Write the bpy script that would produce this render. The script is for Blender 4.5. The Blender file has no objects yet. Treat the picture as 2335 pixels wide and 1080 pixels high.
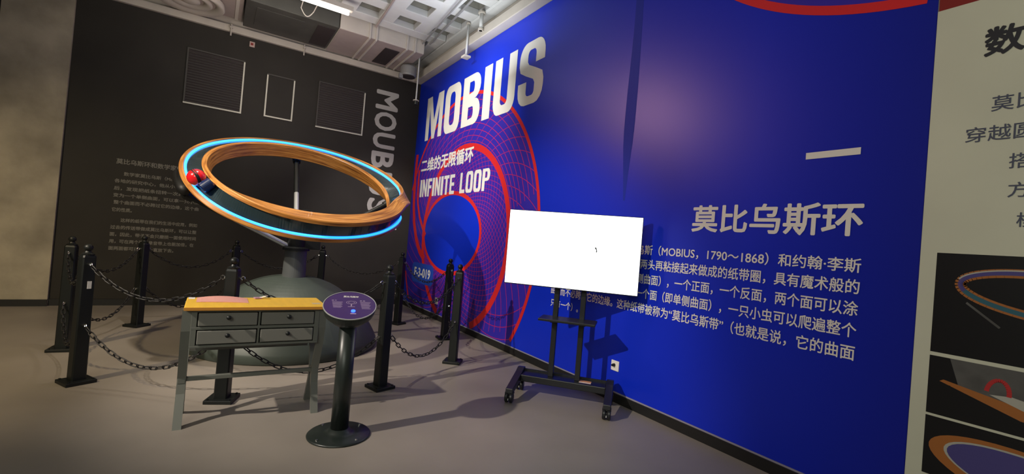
import bpy, bmesh, math, random
from mathutils import Vector, Matrix
random.seed(7)
sc = bpy.context.scene
COL = sc.collection
PI = math.pi
D2R = math.radians

# ------------------------------------------------------------------ camera
YAW, PITCH, ROLL, FPX = 0.992706892, 0.0116286, 0.0830325, 1043.2696
fw = Vector((-math.sin(YAW)*math.cos(PITCH), math.cos(YAW)*math.cos(PITCH), math.sin(PITCH)))
rt = fw.cross(Vector((0, 0, 1))).normalized(); up = rt.cross(fw)
rt2 = math.cos(ROLL)*rt + math.sin(ROLL)*up
up2 = -math.sin(ROLL)*rt + math.cos(ROLL)*up
cd = bpy.data.cameras.new('camera'); cam = bpy.data.objects.new('camera', cd); COL.objects.link(cam)
cd.sensor_width = 36.0; cd.lens = FPX/2335*36.0; cd.clip_start = 0.05
mw = Matrix((rt2, up2, -fw)).transposed().to_4x4(); mw.translation = Vector((8.13313, -3.02083, 1.3))
cam.matrix_world = mw
sc.camera = cam

# ------------------------------------------------------------------ world, lights, exposure
sc.view_settings.view_transform = 'Standard'; sc.view_settings.look = 'None'
sc.view_settings.gamma = 1; sc.view_settings.exposure = 0.0
sc.view_settings.use_curve_mapping = False
w = bpy.data.worlds.new('world'); sc.world = w; w.use_nodes = True
w.node_tree.nodes['Background'].inputs[0].default_value = (1.0, 0.92, 0.82, 1)
w.node_tree.nodes['Background'].inputs[1].default_value = 0.02

def spot(name, loc, aim, power, deg, blend, col, r=0.04):
    l = bpy.data.lights.new(name, 'SPOT'); l.energy = power; l.spot_size = D2R(deg); l.spot_blend = blend
    l.color = col; l.shadow_soft_size = r
    o = bpy.data.objects.new(name, l); COL.objects.link(o); o.location = loc
    o.rotation_euler = (Vector(aim)-Vector(loc)).to_track_quat('-Z', 'Y').to_euler(); return o
def area(name, loc, aim, power, sx, sy, col):
    l = bpy.data.lights.new(name, 'AREA'); l.energy = power; l.shape = 'RECTANGLE'; l.size = sx; l.size_y = sy; l.color = col
    o = bpy.data.objects.new(name, l); COL.objects.link(o); o.location = loc
    o.rotation_euler = (Vector(aim)-Vector(loc)).to_track_quat('-Z', 'Y').to_euler(); return o
spot('track_spot', (5.45, -6.9, 4.05), (3.9, -0.8, 0.3), 1350, 42, 0.6, (1.0, 0.90, 0.78), 0.05)
spot('wall_spot', (3.3, -3.0, 4.05), (2.0, 0.0, 2.6), 580, 56, 0.9, (1.0, 0.95, 0.88), 0.05)
spot('ring_spot', (3.5, -3.0, 4.15), (2.6, -2.2, 0.9), 300, 66, 0.6, (1.0, 0.90, 0.76), 0.05)
spot('glare_spot', (1.75, -4.5, 4.22), (5.75, 0.0, 2.35), 430, 44, 1.0, (1.0, 0.50, 0.50), 0.30)
spot('corner_fill', (4.3, -0.95, 4.1), (0.0, -0.75, 1.3), 560, 32, 1.0, (1.0, 0.90, 0.84), 0.08)  # added spot with no fixture, lifts the black wall near the corner
area('ceiling_bounce', (3.0, -0.7, 3.5), (3.0, -0.5, 5.0), 16, 1.2, 0.6, (0.92, 0.96, 1.0))  # unseen area light added to brighten the ceiling beside the mural
area('duct_bounce', (2.0, -2.4, 2.9), (0.6, -1.9, 4.4), 20, 1.2, 0.8, (1.0, 0.86, 0.76))  # unseen area light added to brighten the duct faces
spot('left_fill', (5.4, -6.2, 4.1), (2.2, -5.0, 0.5), 640, 76, 1.0, (1.0, 0.80, 0.48), 0.08)  # added spot out of view, brightens the pillar and left floor
area('room_fill', (9.8, -5.2, 3.0), (7.7, 0.0, 0.7), 95, 3.0, 1.6, (0.97, 1.0, 0.86))

# ------------------------------------------------------------------ materials
def mat(name, col, rough=0.5, metal=0.0, spec=0.5, noise=0.0, nscale=8.0, bump=0.0, bscale=60.0, emit=None, estr=0.0, coat=0.0, stretch=None):
    m = bpy.data.materials.new(name); m.use_nodes = True; nt = m.node_tree; N = nt.nodes; L = nt.links
    b = N['Principled BSDF']
    b.inputs['Base Color'].default_value = (*col, 1); b.inputs['Roughness'].default_value = rough
    b.inputs['Metallic'].default_value = metal; b.inputs['Specular IOR Level'].default_value = spec
    b.inputs['Coat Weight'].default_value = coat
    if emit: b.inputs['Emission Color'].default_value = (*emit, 1); b.inputs['Emission Strength'].default_value = estr
    tc = N.new('ShaderNodeTexCoord'); mp = N.new('ShaderNodeMapping'); L.new(tc.outputs['Object'], mp.inputs[0])
    if stretch: mp.inputs['Scale'].default_value = stretch
    if noise > 0:
        n = N.new('ShaderNodeTexNoise'); n.inputs['Scale'].default_value = nscale; n.inputs['Detail'].default_value = 6
        L.new(mp.outputs[0], n.inputs['Vector'])
        r = N.new('ShaderNodeMapRange'); r.inputs['From Min'].default_value = .3; r.inputs['From Max'].default_value = .7
        r.inputs['To Min'].default_value = 1-noise; r.inputs['To Max'].default_value = 1+noise
        L.new(n.outputs['Fac'], r.inputs['Value'])
        mx = N.new('ShaderNodeVectorMath'); mx.operation = 'SCALE'; mx.inputs[0].default_value = col
        L.new(r.outputs[0], mx.inputs['Scale']); L.new(mx.outputs[0], b.inputs['Base Color'])
    if bump > 0:
        n2 = N.new('ShaderNodeTexNoise'); n2.inputs['Scale'].default_value = bscale; n2.inputs['Detail'].default_value = 4
        L.new(mp.outputs[0], n2.inputs['Vector'])
        bp = N.new('ShaderNodeBump'); bp.inputs['Strength'].default_value = bump; bp.inputs['Distance'].default_value = 0.01
        L.new(n2.outputs['Fac'], bp.inputs['Height']); L.new(bp.outputs[0], b.inputs['Normal'])
    return m

def wood_mat():
    m = bpy.data.materials.new('ring_wood'); m.use_nodes = True; nt = m.node_tree; N = nt.nodes; L = nt.links
    b = N['Principled BSDF']; b.inputs['Roughness'].default_value = .38; b.inputs['Coat Weight'].default_value = .15
    uv = N.new('ShaderNodeUVMap'); mp = N.new('ShaderNodeMapping'); mp.inputs['Scale'].default_value = (3.0, 55.0, 1)
    L.new(uv.outputs[0], mp.inputs[0])
    n = N.new('ShaderNodeTexNoise'); n.inputs['Scale'].default_value = 1.0; n.inputs['Detail'].default_value = 7; n.inputs['Distortion'].default_value = .6
    L.new(mp.outputs[0], n.inputs['Vector'])
    cr = N.new('ShaderNodeValToRGB'); e = cr.color_ramp.elements
    e[0].position = .32; e[0].color = (.22, .07, .014, 1); e[1].position = .7; e[1].color = (.72, .34, .085, 1)
    k = e.new(.52); k.color = (.52, .21, .042, 1)
    L.new(n.outputs['Fac'], cr.inputs[0]); L.new(cr.outputs[0], b.inputs['Base Color'])
    return m

def floor_mat():
    m = mat('floor_screed', (.27, .236, .200), rough=.42, noise=.12, nscale=1.3, bump=.04, bscale=25)
    return m

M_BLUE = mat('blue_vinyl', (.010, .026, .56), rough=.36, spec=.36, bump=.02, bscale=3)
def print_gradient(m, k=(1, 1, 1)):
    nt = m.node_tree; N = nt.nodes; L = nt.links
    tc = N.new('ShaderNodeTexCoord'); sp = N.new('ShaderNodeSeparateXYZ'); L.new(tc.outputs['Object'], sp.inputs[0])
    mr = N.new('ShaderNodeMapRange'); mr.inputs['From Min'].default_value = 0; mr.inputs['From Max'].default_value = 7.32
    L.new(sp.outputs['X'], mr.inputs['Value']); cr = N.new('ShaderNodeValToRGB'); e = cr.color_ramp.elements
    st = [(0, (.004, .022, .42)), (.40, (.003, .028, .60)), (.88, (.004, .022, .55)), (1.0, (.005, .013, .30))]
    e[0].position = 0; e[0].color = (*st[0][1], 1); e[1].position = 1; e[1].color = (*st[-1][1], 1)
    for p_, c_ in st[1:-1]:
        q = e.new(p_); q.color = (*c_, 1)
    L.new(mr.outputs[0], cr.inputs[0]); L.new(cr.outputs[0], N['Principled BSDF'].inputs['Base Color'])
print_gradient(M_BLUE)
M_STRIP = mat('vinyl_strip', (.010, .032, .40), rough=.55, spec=.20)  # darker, rougher vertical strip laid over the blue vinyl
M_PURP = mat('print_purple', (.034, .020, .38), rough=.42, spec=.4)
M_RED = mat('print_red', (.66, .022, .025), rough=.42, spec=.4)
M_MAG = mat('print_crimson', (.46, .018, .13), rough=.42, spec=.4)
M_VIO = mat('print_violet', (.22, .022, .42), rough=.42, spec=.4)
M_WHITE = mat('print_white', (.78, .76, .70), rough=.45, spec=.3)
M_TAG = mat('print_mid_blue', (.02, .075, .50), rough=.4)
M_BLACKW = mat('black_wall_vinyl', (.030, .027, .023), rough=.6, noise=.10, nscale=2.5, spec=.22)
M_GREYP = mat('print_grey', (.46, .45, .42), rough=.6)
M_DIMP = mat('print_dim_grey', (.20, .19, .165), rough=.6)
M_CONC = mat('concrete', (.36, .32, .245), rough=.85, noise=.30, nscale=2.2, bump=.5, bscale=9)
M_FLOOR = floor_mat()
M_BASE = mat('baseboard_black', (.008, .008, .008), rough=.5)
M_WALL = mat('plain_wall_paint', (.40, .37, .33), rough=.8, noise=.05)
M_CREAM = mat('cream_paint', (.50, .46, .40), rough=.7, noise=.06, nscale=5)
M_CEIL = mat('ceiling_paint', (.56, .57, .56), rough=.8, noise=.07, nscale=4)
M_COFF = mat('coffer_dark', (.24, .235, .20), rough=.9, noise=.1)  # darker olive grey for the coffer insides
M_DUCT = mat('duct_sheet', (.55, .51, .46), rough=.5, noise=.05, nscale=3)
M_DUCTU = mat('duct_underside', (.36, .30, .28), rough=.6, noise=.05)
M_UNIT = mat('fan_unit_grey', (.060, .060, .053), rough=.55, noise=.15, nscale=4)
M_DARK = mat('dark_grille', (.03, .022, .022), rough=.7)
M_POST = mat('post_black', (.0065, .008, .0075), rough=.45, spec=.4)
M_CHAIN = mat('chain_black', (.008, .007, .007), rough=.5, metal=.0)
M_STEEL = mat('bright_steel', (.75, .75, .73), rough=.18, metal=1)
M_GREYST = mat('grey_steel_tube', (.62, .63, .62), rough=.32, metal=.5)
M_DOME = mat('dome_green_grey', (.048, .062, .052), rough=.5, noise=.08, nscale=6)
M_COLUMN = mat('column_grey', (.085, .09, .088), rough=.42)
M_RING = wood_mat()
M_TRACK = mat('track_gloss', (.02, .035, .04), rough=.12, spec=.8, coat=.5)
M_LED = mat('led_cyan', (.1, .6, 1), emit=(.012, .20, 1.0), estr=3.2)
M_BALLR = mat('red_plastic', (.75, .012, .018), rough=.2, coat=.6)
M_NAVY = mat('navy_plastic', (.004, .015, .07), rough=.3, coat=.4)
M_YEL = mat('desk_top_laminate', (.86, .52, .055), rough=.5, noise=.06, nscale=4, stretch=(1, 7, 1), spec=.3)
M_YELE = mat('desk_edge', (.66, .28, .04), rough=.4)
M_DESK = mat('desk_grey_steel', (.15, .155, .135), rough=.4, spec=.5)
M_DRAW = mat('drawer_grey_steel', (.19, .185, .165), rough=.42)
M_PED = mat('pedestal_dark_green', (.014, .019, .017), rough=.36)
M_PLATE = mat('plate_purple', (.055, .022, .13), rough=.28)
M_PTXT = mat('plate_text', (.42, .32, .48), rough=.5)
M_TV = mat('tv_black', (.010, .011, .014), rough=.35)
M_SCREEN = mat('screen_lit', (.9, .95, 1), emit=(.97, .985, 1.0), estr=1.7)
M_MARK = mat('screen_mark', (.02, .03, .03), rough=.5)
M_PINK = mat('pink_paper', (.80, .38, .32), rough=.6)
M_PAPER = mat('white_paper', (.85, .82, .78), rough=.6)
M_LILAC = mat('lilac_scrap', (.45, .25, .33), rough=.6)
M_SOCK = mat('socket_white', (.80, .78, .74), rough=.35)
M_LAMP = mat('lamp_tube', (1, 1, 1), emit=(1.0, .94, .82), estr=7.0)
M_BANNER = mat('banner_white', (.58, .60, .47), rough=.55, noise=.05, nscale=2)
M_INK = mat('banner_ink', (.015, .016, .022), rough=.5)
M_INKB = mat('banner_ink_grey', (.06, .07, .11), rough=.5)
M_HEAD = mat('banner_red', (.22, .010, .006), rough=.5)
M_PHK = mat('photo_black', (.008, .008, .009), rough=.35)
M_PHG = mat('photo_grey', (.09, .09, .085), rough=.4, noise=.3, nscale=9)
M_PHO = mat('photo_orange', (.36, .13, .03), rough=.4)
M_PHB = mat('photo_blue', (.07, .06, .22), rough=.4)
M_PHT = mat('photo_teal', (.03, .12, .16), rough=.4)
M_PHW = mat('photo_white', (.42, .42, .36), rough=.4)
M_PHR = mat('photo_red', (.45, .03, .03), rough=.4)
M_FRAME_LIT = mat('silver_frame_lit', (.62, .61, .52), rough=.4, metal=.1)  # lit copy of the louver frame colour, for sides that catch light
M_SLAT = mat('louver_slat', (.10, .096, .09), rough=.4)
M_SIGN = mat('small_sign_pink', (.50, .36, .32), rough=.6)
M_STICK = mat('orange_sticker', (.75, .32, .14), rough=.6)
M_BLUEL = mat('button_light', (.02, .05, 1), emit=(.02, .08, 1.0), estr=5.0)
M_PEND = mat('grey_metal_box', (.28, .28, .28), rough=.45, metal=.2)

# ------------------------------------------------------------------ mesh helpers
def new_obj(name, bm, m, parent=None, smooth=False, bevel=0.0):
    me = bpy.data.meshes.new(name); bm.normal_update(); bm.to_mesh(me); bm.free()
    me.materials.append(m)
    if smooth: me.polygons.foreach_set('use_smooth', [True]*len(me.polygons))
    o = bpy.data.objects.new(name, me); COL.objects.link(o)
    if parent: o.parent = parent
    if bevel > 0:
        b = o.modifiers.new('bevel', 'BEVEL'); b.width = bevel; b.segments = 2; b.limit_method = 'ANGLE'
    return o
def empty(name, loc, label, cat, group=None, rz=0.0):
    o = bpy.data.objects.new(name, None); COL.objects.link(o); o.location = loc; o.rotation_euler = (0, 0, rz)
    o.empty_display_size = .1
    o['label'] = label; o['category'] = cat
    if group: o['group'] = group
    return o
def tag(o, label, cat, group=None):
    o['label'] = label; o['category'] = cat
    if group: o['group'] = group
    return o
def struct(name, bm, m, parent=None, **k):
    o = new_obj(name, bm, m, parent, **k)
    if not parent: o['kind'] = 'structure'
    return o
def bx(bm, x0, x1, y0, y1, z0, z1, mtx=None):
    vs = [bm.verts.new(v) for v in [(x0, y0, z0), (x1, y0, z0), (x1, y1, z0), (x0, y1, z0), (x0, y0, z1), (x1, y0, z1), (x1, y1, z1), (x0, y1, z1)]]
    for f in [(3, 2, 1, 0), (4, 5, 6, 7), (0, 1, 5, 4), (1, 2, 6, 5), (2, 3, 7, 6), (3, 0, 4, 7)]: bm.faces.new([vs[i] for i in f])
    if mtx is not None:
        for v in vs: v.co = mtx @ v.co
    return vs
def BM(): return bmesh.new()
def box(name, x0, x1, y0, y1, z0, z1, m, parent=None, bevel=0.0, st=False):
    b = BM(); bx(b, x0, x1, y0, y1, z0, z1)
    return struct(name, b, m, parent, bevel=bevel) if st else new_obj(name, b, m, parent, bevel=bevel)
def tube(bm, pts, r, n=10, closed=False, caps=True):
    pts = [Vector(q) for q in pts]; rings = []; k = len(pts)
    rr = r if isinstance(r, (list, tuple)) else [r]*k
    prev = None
    for i, q in enumerate(pts):
        a = pts[i-1] if (i > 0 or closed) else q; c = pts[(i+1) % k] if (i < k-1 or closed) else q
        t = (c-a).normalized()
        if prev is None:
            ref = Vector((0, 0, 1)) if abs(t.z) < .9 else Vector((1, 0, 0)); u = t.cross(ref).normalized()
        else:
            u = (prev - t*prev.dot(t)).normalized()
        prev = u; v = t.cross(u)
        rings.append([bm.verts.new(q+rr[i]*(math.cos(2*PI*j/n)*u+math.sin(2*PI*j/n)*v)) for j in range(n)])
    for i in range(k if closed else k-1):
        A = rings[i]; B = rings[(i+1) % k]
        for j in range(n): bm.faces.new((A[j], A[(j+1) % n], B[(j+1) % n], B[j]))
    if caps and not closed:
        bm.faces.new(rings[0][::-1]); bm.faces.new(rings[-1])
def lathe(bm, prof, n=32, c=(0, 0, 0), mtx=None):
    rings = []; c = Vector(c)
    for r, z in prof:
        if r < 1e-6: rings.append([bm.verts.new(c+Vector((0, 0, z)))])
        else: rings.append([bm.verts.new(c+Vector((r*math.cos(2*PI*j/n), r*math.sin(2*PI*j/n), z))) for j in range(n)])
    for A, B in zip(rings[:-1], rings[1:]):
        for j in range(n):
            if len(A) == 1 and len(B) == 1: continue
            if len(A) == 1: bm.faces.new((A[0], B[j], B[(j+1) % n]))
            elif len(B) == 1: bm.faces.new((A[(j+1) % n], A[j], B[0]))
            else: bm.faces.new((A[j], A[(j+1) % n], B[(j+1) % n], B[j]))
    if mtx is not None:
        for R in rings:
            for v in R: v.co = mtx @ v.co
    bmesh.ops.recalc_face_normals(bm, faces=bm.faces)
def prism(bm, pts2, f0, f1):
    """polygon pts2 mapped by functions f0 / f1 to two parallel faces"""
    A = [bm.verts.new(f0(*q)) for q in pts2]; B = [bm.verts.new(f1(*q)) for q in pts2]; n = len(pts2)
    bm.faces.new(A[::-1]); bm.faces.new(B)
    for i in range(n): bm.faces.new((A[i], A[(i+1) % n], B[(i+1) % n], B[i]))
    bmesh.ops.recalc_face_normals(bm, faces=bm.faces)

# --- flat print on the two walls: (u, v) -> world.
def on_blue(off):  return lambda u, v: Vector((u, -off, v))
def on_black(off): return lambda u, v: Vector((off, u, v))
def poly_print(name, polys, place, m, parent):
    b = BM()
    for P in polys:
        b.faces.new([b.verts.new(place(*q)) for q in P])
    return new_obj(name, b, m, parent)
def text_mesh_data(s, weight):
    """letters as one flat mesh; weight thickens the strokes by laying shifted copies over each other"""
    c = bpy.data.curves.new('lettering', 'FONT'); c.body = s; c.size = 1.0; c.fill_mode = 'FRONT'; c.resolution_u = 3
    o = bpy.data.objects.new('lettering', c); COL.objects.link(o)
    dg = bpy.context.evaluated_depsgraph_get(); dg.update()
    me = bpy.data.meshes.new_from_object(o.evaluated_get(dg))
    bpy.data.objects.remove(o); bpy.data.curves.remove(c)
    if weight > 0:
        b = BM(); sh = [(0, 0)]+[(weight*math.cos(k*PI/4), weight*math.sin(k*PI/4)) for k in range(8)]
        for k, (dx, dy) in enumerate(sh):
            t = me.copy(); t.transform(Matrix.Translation((dx, dy, k*.01))); b.from_mesh(t); bpy.data.meshes.remove(t)
        b.to_mesh(me); b.free()
    return me
def place_normal(place):
    return (Vector(place(1, 0))-Vector(place(0, 0))).cross(Vector(place(0, 1))-Vector(place(0, 0))).normalized()
def char_prints(name, s, u0, u1, v0, v1, place, m, parent, weight, group=None):
    """one object per character, evenly spaced"""
    n = len(s); adv = (u1-u0)/n
    for i, ch in enumerate(s):
        me = text_mesh_data(ch, weight); ys = [v.co.y for v in me.vertices]; xs = [v.co.x for v in me.vertices]
        k = (v1-v0)/(.93+2*weight); kx = adv/1.0
        cxm = .5; bpy.data.meshes.remove(me)
        gx0, gx1 = min(xs), max(xs); gy0, gy1 = min(ys), max(ys)
        a0 = u0+i*adv+gx0*kx; a1 = u0+i*adv+gx1*kx
        text_print(name, ch, (a0, v0+(gy0+.09)*k, a1, v0+(gy1+.09)*k), place, m, parent, weight)
def text_print(name, s, rect, place, m, parent, weight=0.0, keep=False, rot=False, align='l'):
    """rect (u0, v0, u1, v1); keep: uniform scale by height, left aligned; rot: letters turned clockwise"""
    me = text_mesh_data(s, weight)
    xs = [v.co.x for v in me.vertices]; ys = [v.co.y for v in me.vertices]
    x0, x1, y0, y1 = min(xs), max(xs), min(ys), max(ys)
    u0, v0, u1, v1 = rect; NRM = place_normal(place)
    for v in me.vertices:
        a = (v.co.x-x0)/(x1-x0); b_ = (v.co.y-y0)/(y1-y0)
        lift = v.co.z
        if rot: q = place(u0+(u1-u0)*b_, v1-(v1-v0)*a)
        elif keep:
            s_ = (v1-v0)/(y1-y0); q = place(u0+(v.co.x-x0)*s_, v0+(v.co.y-y0)*s_)
        else: q = place(u0+(u1-u0)*a, v0+(v1-v0)*b_)
        q = Vector(q)
        if lift > 0: q += NRM*lift*.004
        v.co = q
    me.materials.clear(); me.materials.append(m)
    o = bpy.data.objects.new(name, me); COL.objects.link(o); o.parent = parent
    if len(s) > 1: o['kind'] = 'stuff'
    return o

# condensed heavy capitals, drawn as filled polygons with bridges (unit box)
def rrect(x0, y0, x1, y1, r, n=6):
    P = []
    for cx, cy, a in ((x1-r, y1-r, 0), (x0+r, y1-r, 90), (x0+r, y0+r, 180), (x1-r, y0+r, 270)):
        for i in range(n+1):
            t = D2R(a+90*i/n); P.append((cx+r*math.cos(t), cy+r*math.sin(t)))
    return P
def frame_polys(O, I):
    n = len(O); return [[O[i], O[(i+1) % n], I[(i+1) % n], I[i]] for i in range(n)]
def R4(x0, y0, x1, y1): return [(x0, y0), (x1, y0), (x1, y1), (x0, y1)]
def stroke(path, hw):
    L_, R_ = [], []
    for i, (x, y) in enumerate(path):
        a = path[max(i-1, 0)]; c = path[min(i+1, len(path)-1)]
        d = Vector((c[0]-a[0], c[1]-a[1])).normalized(); nx, ny = -d.y*hw, d.x*hw
        L_.append((x+nx, y+ny)); R_.append((x-nx, y-ny))
    return [[L_[i], L_[i+1], R_[i+1], R_[i]] for i in range(len(path)-1)]
def arc(cx, cy, r, a0, a1, n=8, ry=None):
    ry = ry or r
    return [(cx+r*math.cos(D2R(a0+(a1-a0)*i/n)), cy+ry*math.sin(D2R(a0+(a1-a0)*i/n))) for i in range(n+1)]
def glyph(c, s=.34):
    W = 1.0; H = 1.0    # stroke fraction s of width, horizontal strokes h
    h = .17
    if c == 'I': return [R4(0, 0, 1, 1)]
    if c == 'O': return frame_polys(rrect(0, -.01, 1, 1.01, .24), rrect(s, .15, 1-s, .85, .12))
    if c == 'U':
        o = rrect(0, -.01, 1, 1.2, .24); P = []
        P += [R4(0, .24, s, 1), R4(1-s, .24, 1, 1)]
        oo = arc(.26, .24, .26, 180, 270, 6, .25)+arc(.74, .24, .26, 270, 360, 6, .25)
        ii = arc(s+.12, .24, .12, 180, 270, 6, .09)+arc(1-s-.12, .24, .12, 270, 360, 6, .09)
        P += [[oo[i], oo[i+1], ii[i+1], ii[i]] for i in range(len(oo)-1)]
        return P
    if c == 'M':
        return [R4(0, 0, .21, 1), R4(.79, 0, 1, 1), [(.21, 1), (.30, 1), (.5, .42), (.5, .0), (.42, .0), (.21, .72)], [(.79, 1), (.70, 1), (.5, .42), (.5, .0), (.58, .0), (.79, .72)]]
    if c == 'N': return [R4(0, 0, .30, 1), R4(.70, 0, 1, 1), [(.30, 1), (.32, 1), (.70, .441), (.70, 0), (.68, 0), (.30, .559)]]
    if c == 'F': return [R4(0, 0, .4, 1), R4(.4, 1-h, 1, 1), R4(.4, .44, .92, .44+h)]
    if c == 'E': return [R4(0, 0, .4, 1), R4(.4, 1-h, 1, 1), R4(.4, .42, .94, .42+h), R4(.4, 0, 1, h)]
    if c == 'L': return [R4(0, 0, .42, 1), R4(.42, 0, 1, h)]
    if c == 'T': return [R4(0, 1-h, 1, 1), R4(.31, 0, .69, 1-h)]
    if c == 'P':
        o = [(.36, 1)]+arc(.70, .72, .30, 90, -90, 10, .28)+[(.36, .44)]
        i_ = [(.36, .86)]+arc(.58, .72, .06, 90, -90, 10, .14)+[(.36, .58)]
        return [R4(0, 0, .36, 1)]+[[o[k], o[k+1], i_[k+1], i_[k]] for k in range(len(o)-1)]
    if c == 'B':
        P = [R4(0, 0, .36, 1)]
        for cy, ry in ((.752, .248), (.252, .252)):
            xr = .66 if cy > .5 else .70; rx = .31 if cy > .5 else .30
            o = [(.36, cy+ry)]+arc(xr, cy, rx, 90, -90, 10, ry)+[(.36, cy-ry)]
            i_ = [(.36, cy+ry-.14)]+arc(.57, cy, .07, 90, -90, 10, ry-.14)+[(.36, cy-ry+.12)]
            P += [[o[k], o[k+1], i_[k+1], i_[k]] for k in range(len(o)-1)]
        return P
    if c == 'S':
        o1 = [(1, .64)]+[(1, .72)]+arc(.70, .76, .30, 0, 90, 6, .25)+arc(.30, .76, .30, 90, 180, 6, .25)+[(0, .66)]+[(.06, .555), (.30, .47), (.60, .38), (.66, .32)]+[(.66, .24)]+arc(.56, .20, .10, 0, -90, 4, .07)+arc(.44, .20, .10, 270, 180, 4, .07)+[(.34, .37)]
        i1 = [(.66, .64)]+[(.66, .74)]+arc(.56, .78, .10, 0, 90, 6, .09)+arc(.44, .78, .10, 90, 180, 6, .09)+[(.34, .69)]+[(.40, .635), (.66, .555), (.94, .46), (1.0, .34)]+[(1.0, .24)]+arc(.70, .24, .30, 0, -90, 4, .25)+arc(.30, .24, .30, 270, 180, 4, .25)+[(0, .37)]
        n = min(len(o1), len(i1)); return [[o1[k], o1[k+1], i1[k+1], i1[k]] for k in range(n-1)]
    return []

# ------------------------------------------------------------------ the room
WH = 4.073
X1, Y1, CZ = 12.5, -10.5, 5.05
box('floor', -0.2, X1, Y1, 0.2, -0.1, 0.0, M_FLOOR, st=True)
box('wall_left', -0.2, 0.0, Y1, 0.2, 0.0, CZ+.2, M_CREAM, st=True)
box('wall_right', 0.0, X1, 0.0, 0.2, 0.0, CZ+.2, M_CREAM, st=True)
box('wall_back', X1, X1+.2, Y1, .2, 0, CZ+.2, M_WALL, st=True)
box('wall_front', -.2, X1+.2, Y1-.2, Y1, 0, CZ+.2, M_WALL, st=True)
box('baseboard_left', 0.0, 0.024, -4.72, 0.0, 0.0, 0.085, M_BASE, st=True)
box('baseboard_right', 0.024, X1, -0.022, 0.0, 0.0, 0.075, M_BASE, st=True)
# concrete pillar at the far left of the black wall
box('trim_1', 0.0, 0.05, -5.36, -4.715, 0.0, CZ, M_CONC, st=True)
box('baseboard_pillar', 0.05, 0.068, -5.36, -4.715, 0.0, 0.085, M_BASE, st=True)
# thin metal strip over the baseboard of the blue wall
box('trim_2', 0.024, X1, -0.010, 0.0, 0.075, 0.085, mat('strip_grey', (.30, .28, .36), rough=.4), st=True)
# boxed ledge along the top of the printed walls
b = BM(); bx(b, 0.0, X1, -0.15, 0.0, WH, WH+.13); bx(b, 0.0, X1, -0.10, 0.0, WH+.13, WH+.17)
struct('trim_3', b, M_CREAM, bevel=.01)
box('trim_4', 0.0, 0.06, -4.715, -.15, WH, WH+.10, M_CREAM, st=True, bevel=.008)
# waffle ceiling: deck, ribs and sloped coffers (one structure, coffers as parts)
RZ = 4.39; GS = .54; RW = .22; WX0 = 1.14; WX, WY = 5.46, -4.86
b = BM(); bx(b, -.2, X1, Y1, .2, CZ, CZ+.15)
ceiling = struct('ceiling', b, M_CEIL)
b = BM()
nx = int(round((WX-WX0)/GS)); ny = int(-WY/GS)
for i in range(nx+1): bx(b, WX0+i*GS, WX0+i*GS+RW, WY, -.16, RZ, RZ+.10)
for j in range(ny+1): bx(b, WX0+RW, WX, -j*GS-.16, -j*GS-.16+RW, RZ+.001, RZ+.10)
bx(b, 0, WX0, -.34, -.16, RZ+.001, RZ+.10); bx(b, 0, WX, -.15, 0, RZ-.01, RZ+.10)
bx(b, .06, .12, -.34-.001, -.16, RZ, RZ+.09)
new_obj('rib_grid', b, M_CEIL, ceiling, bevel=.01)
cof = None
for i in range(nx):
    for j in range(ny):
        cx = WX0+RW+(GS-RW)/2+i*GS; cy = -j*GS-.16-(GS-RW)/2
        if cof is None:
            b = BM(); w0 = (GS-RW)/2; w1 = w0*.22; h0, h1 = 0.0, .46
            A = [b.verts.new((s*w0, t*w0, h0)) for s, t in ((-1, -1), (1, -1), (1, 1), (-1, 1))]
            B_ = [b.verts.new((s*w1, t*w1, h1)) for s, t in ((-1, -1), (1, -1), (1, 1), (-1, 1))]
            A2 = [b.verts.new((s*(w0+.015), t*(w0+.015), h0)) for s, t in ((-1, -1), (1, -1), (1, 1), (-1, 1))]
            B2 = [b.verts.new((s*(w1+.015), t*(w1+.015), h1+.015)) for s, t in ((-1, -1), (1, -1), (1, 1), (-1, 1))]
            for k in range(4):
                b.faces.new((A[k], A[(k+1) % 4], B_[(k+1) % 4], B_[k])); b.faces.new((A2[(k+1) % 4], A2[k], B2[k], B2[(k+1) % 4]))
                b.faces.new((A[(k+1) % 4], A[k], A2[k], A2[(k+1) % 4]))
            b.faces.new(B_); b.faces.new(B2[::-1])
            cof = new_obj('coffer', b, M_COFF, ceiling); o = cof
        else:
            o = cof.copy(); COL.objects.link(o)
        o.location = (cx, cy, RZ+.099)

# ------------------------------------------------------------------ printed mural on the blue wall
mural = empty('wall_mural', (3.66, 0, 0.085), 'large blue printed mural with red spiral line art and white lettering', 'mural')
mural.location = (0, 0, 0)
BX1 = 7.318
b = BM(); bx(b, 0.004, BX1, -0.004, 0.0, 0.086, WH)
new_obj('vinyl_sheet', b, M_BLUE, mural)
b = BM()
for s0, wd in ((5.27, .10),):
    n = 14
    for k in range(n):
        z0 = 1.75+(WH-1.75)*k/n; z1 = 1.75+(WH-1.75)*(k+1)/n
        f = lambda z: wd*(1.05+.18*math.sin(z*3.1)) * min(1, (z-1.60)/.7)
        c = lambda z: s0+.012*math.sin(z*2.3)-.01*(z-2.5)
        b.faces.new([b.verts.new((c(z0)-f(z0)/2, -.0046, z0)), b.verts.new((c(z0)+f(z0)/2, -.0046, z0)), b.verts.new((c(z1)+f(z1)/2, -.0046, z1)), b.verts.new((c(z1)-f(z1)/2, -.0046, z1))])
new_obj('vinyl_strip', b, M_STRIP, mural)

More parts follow.
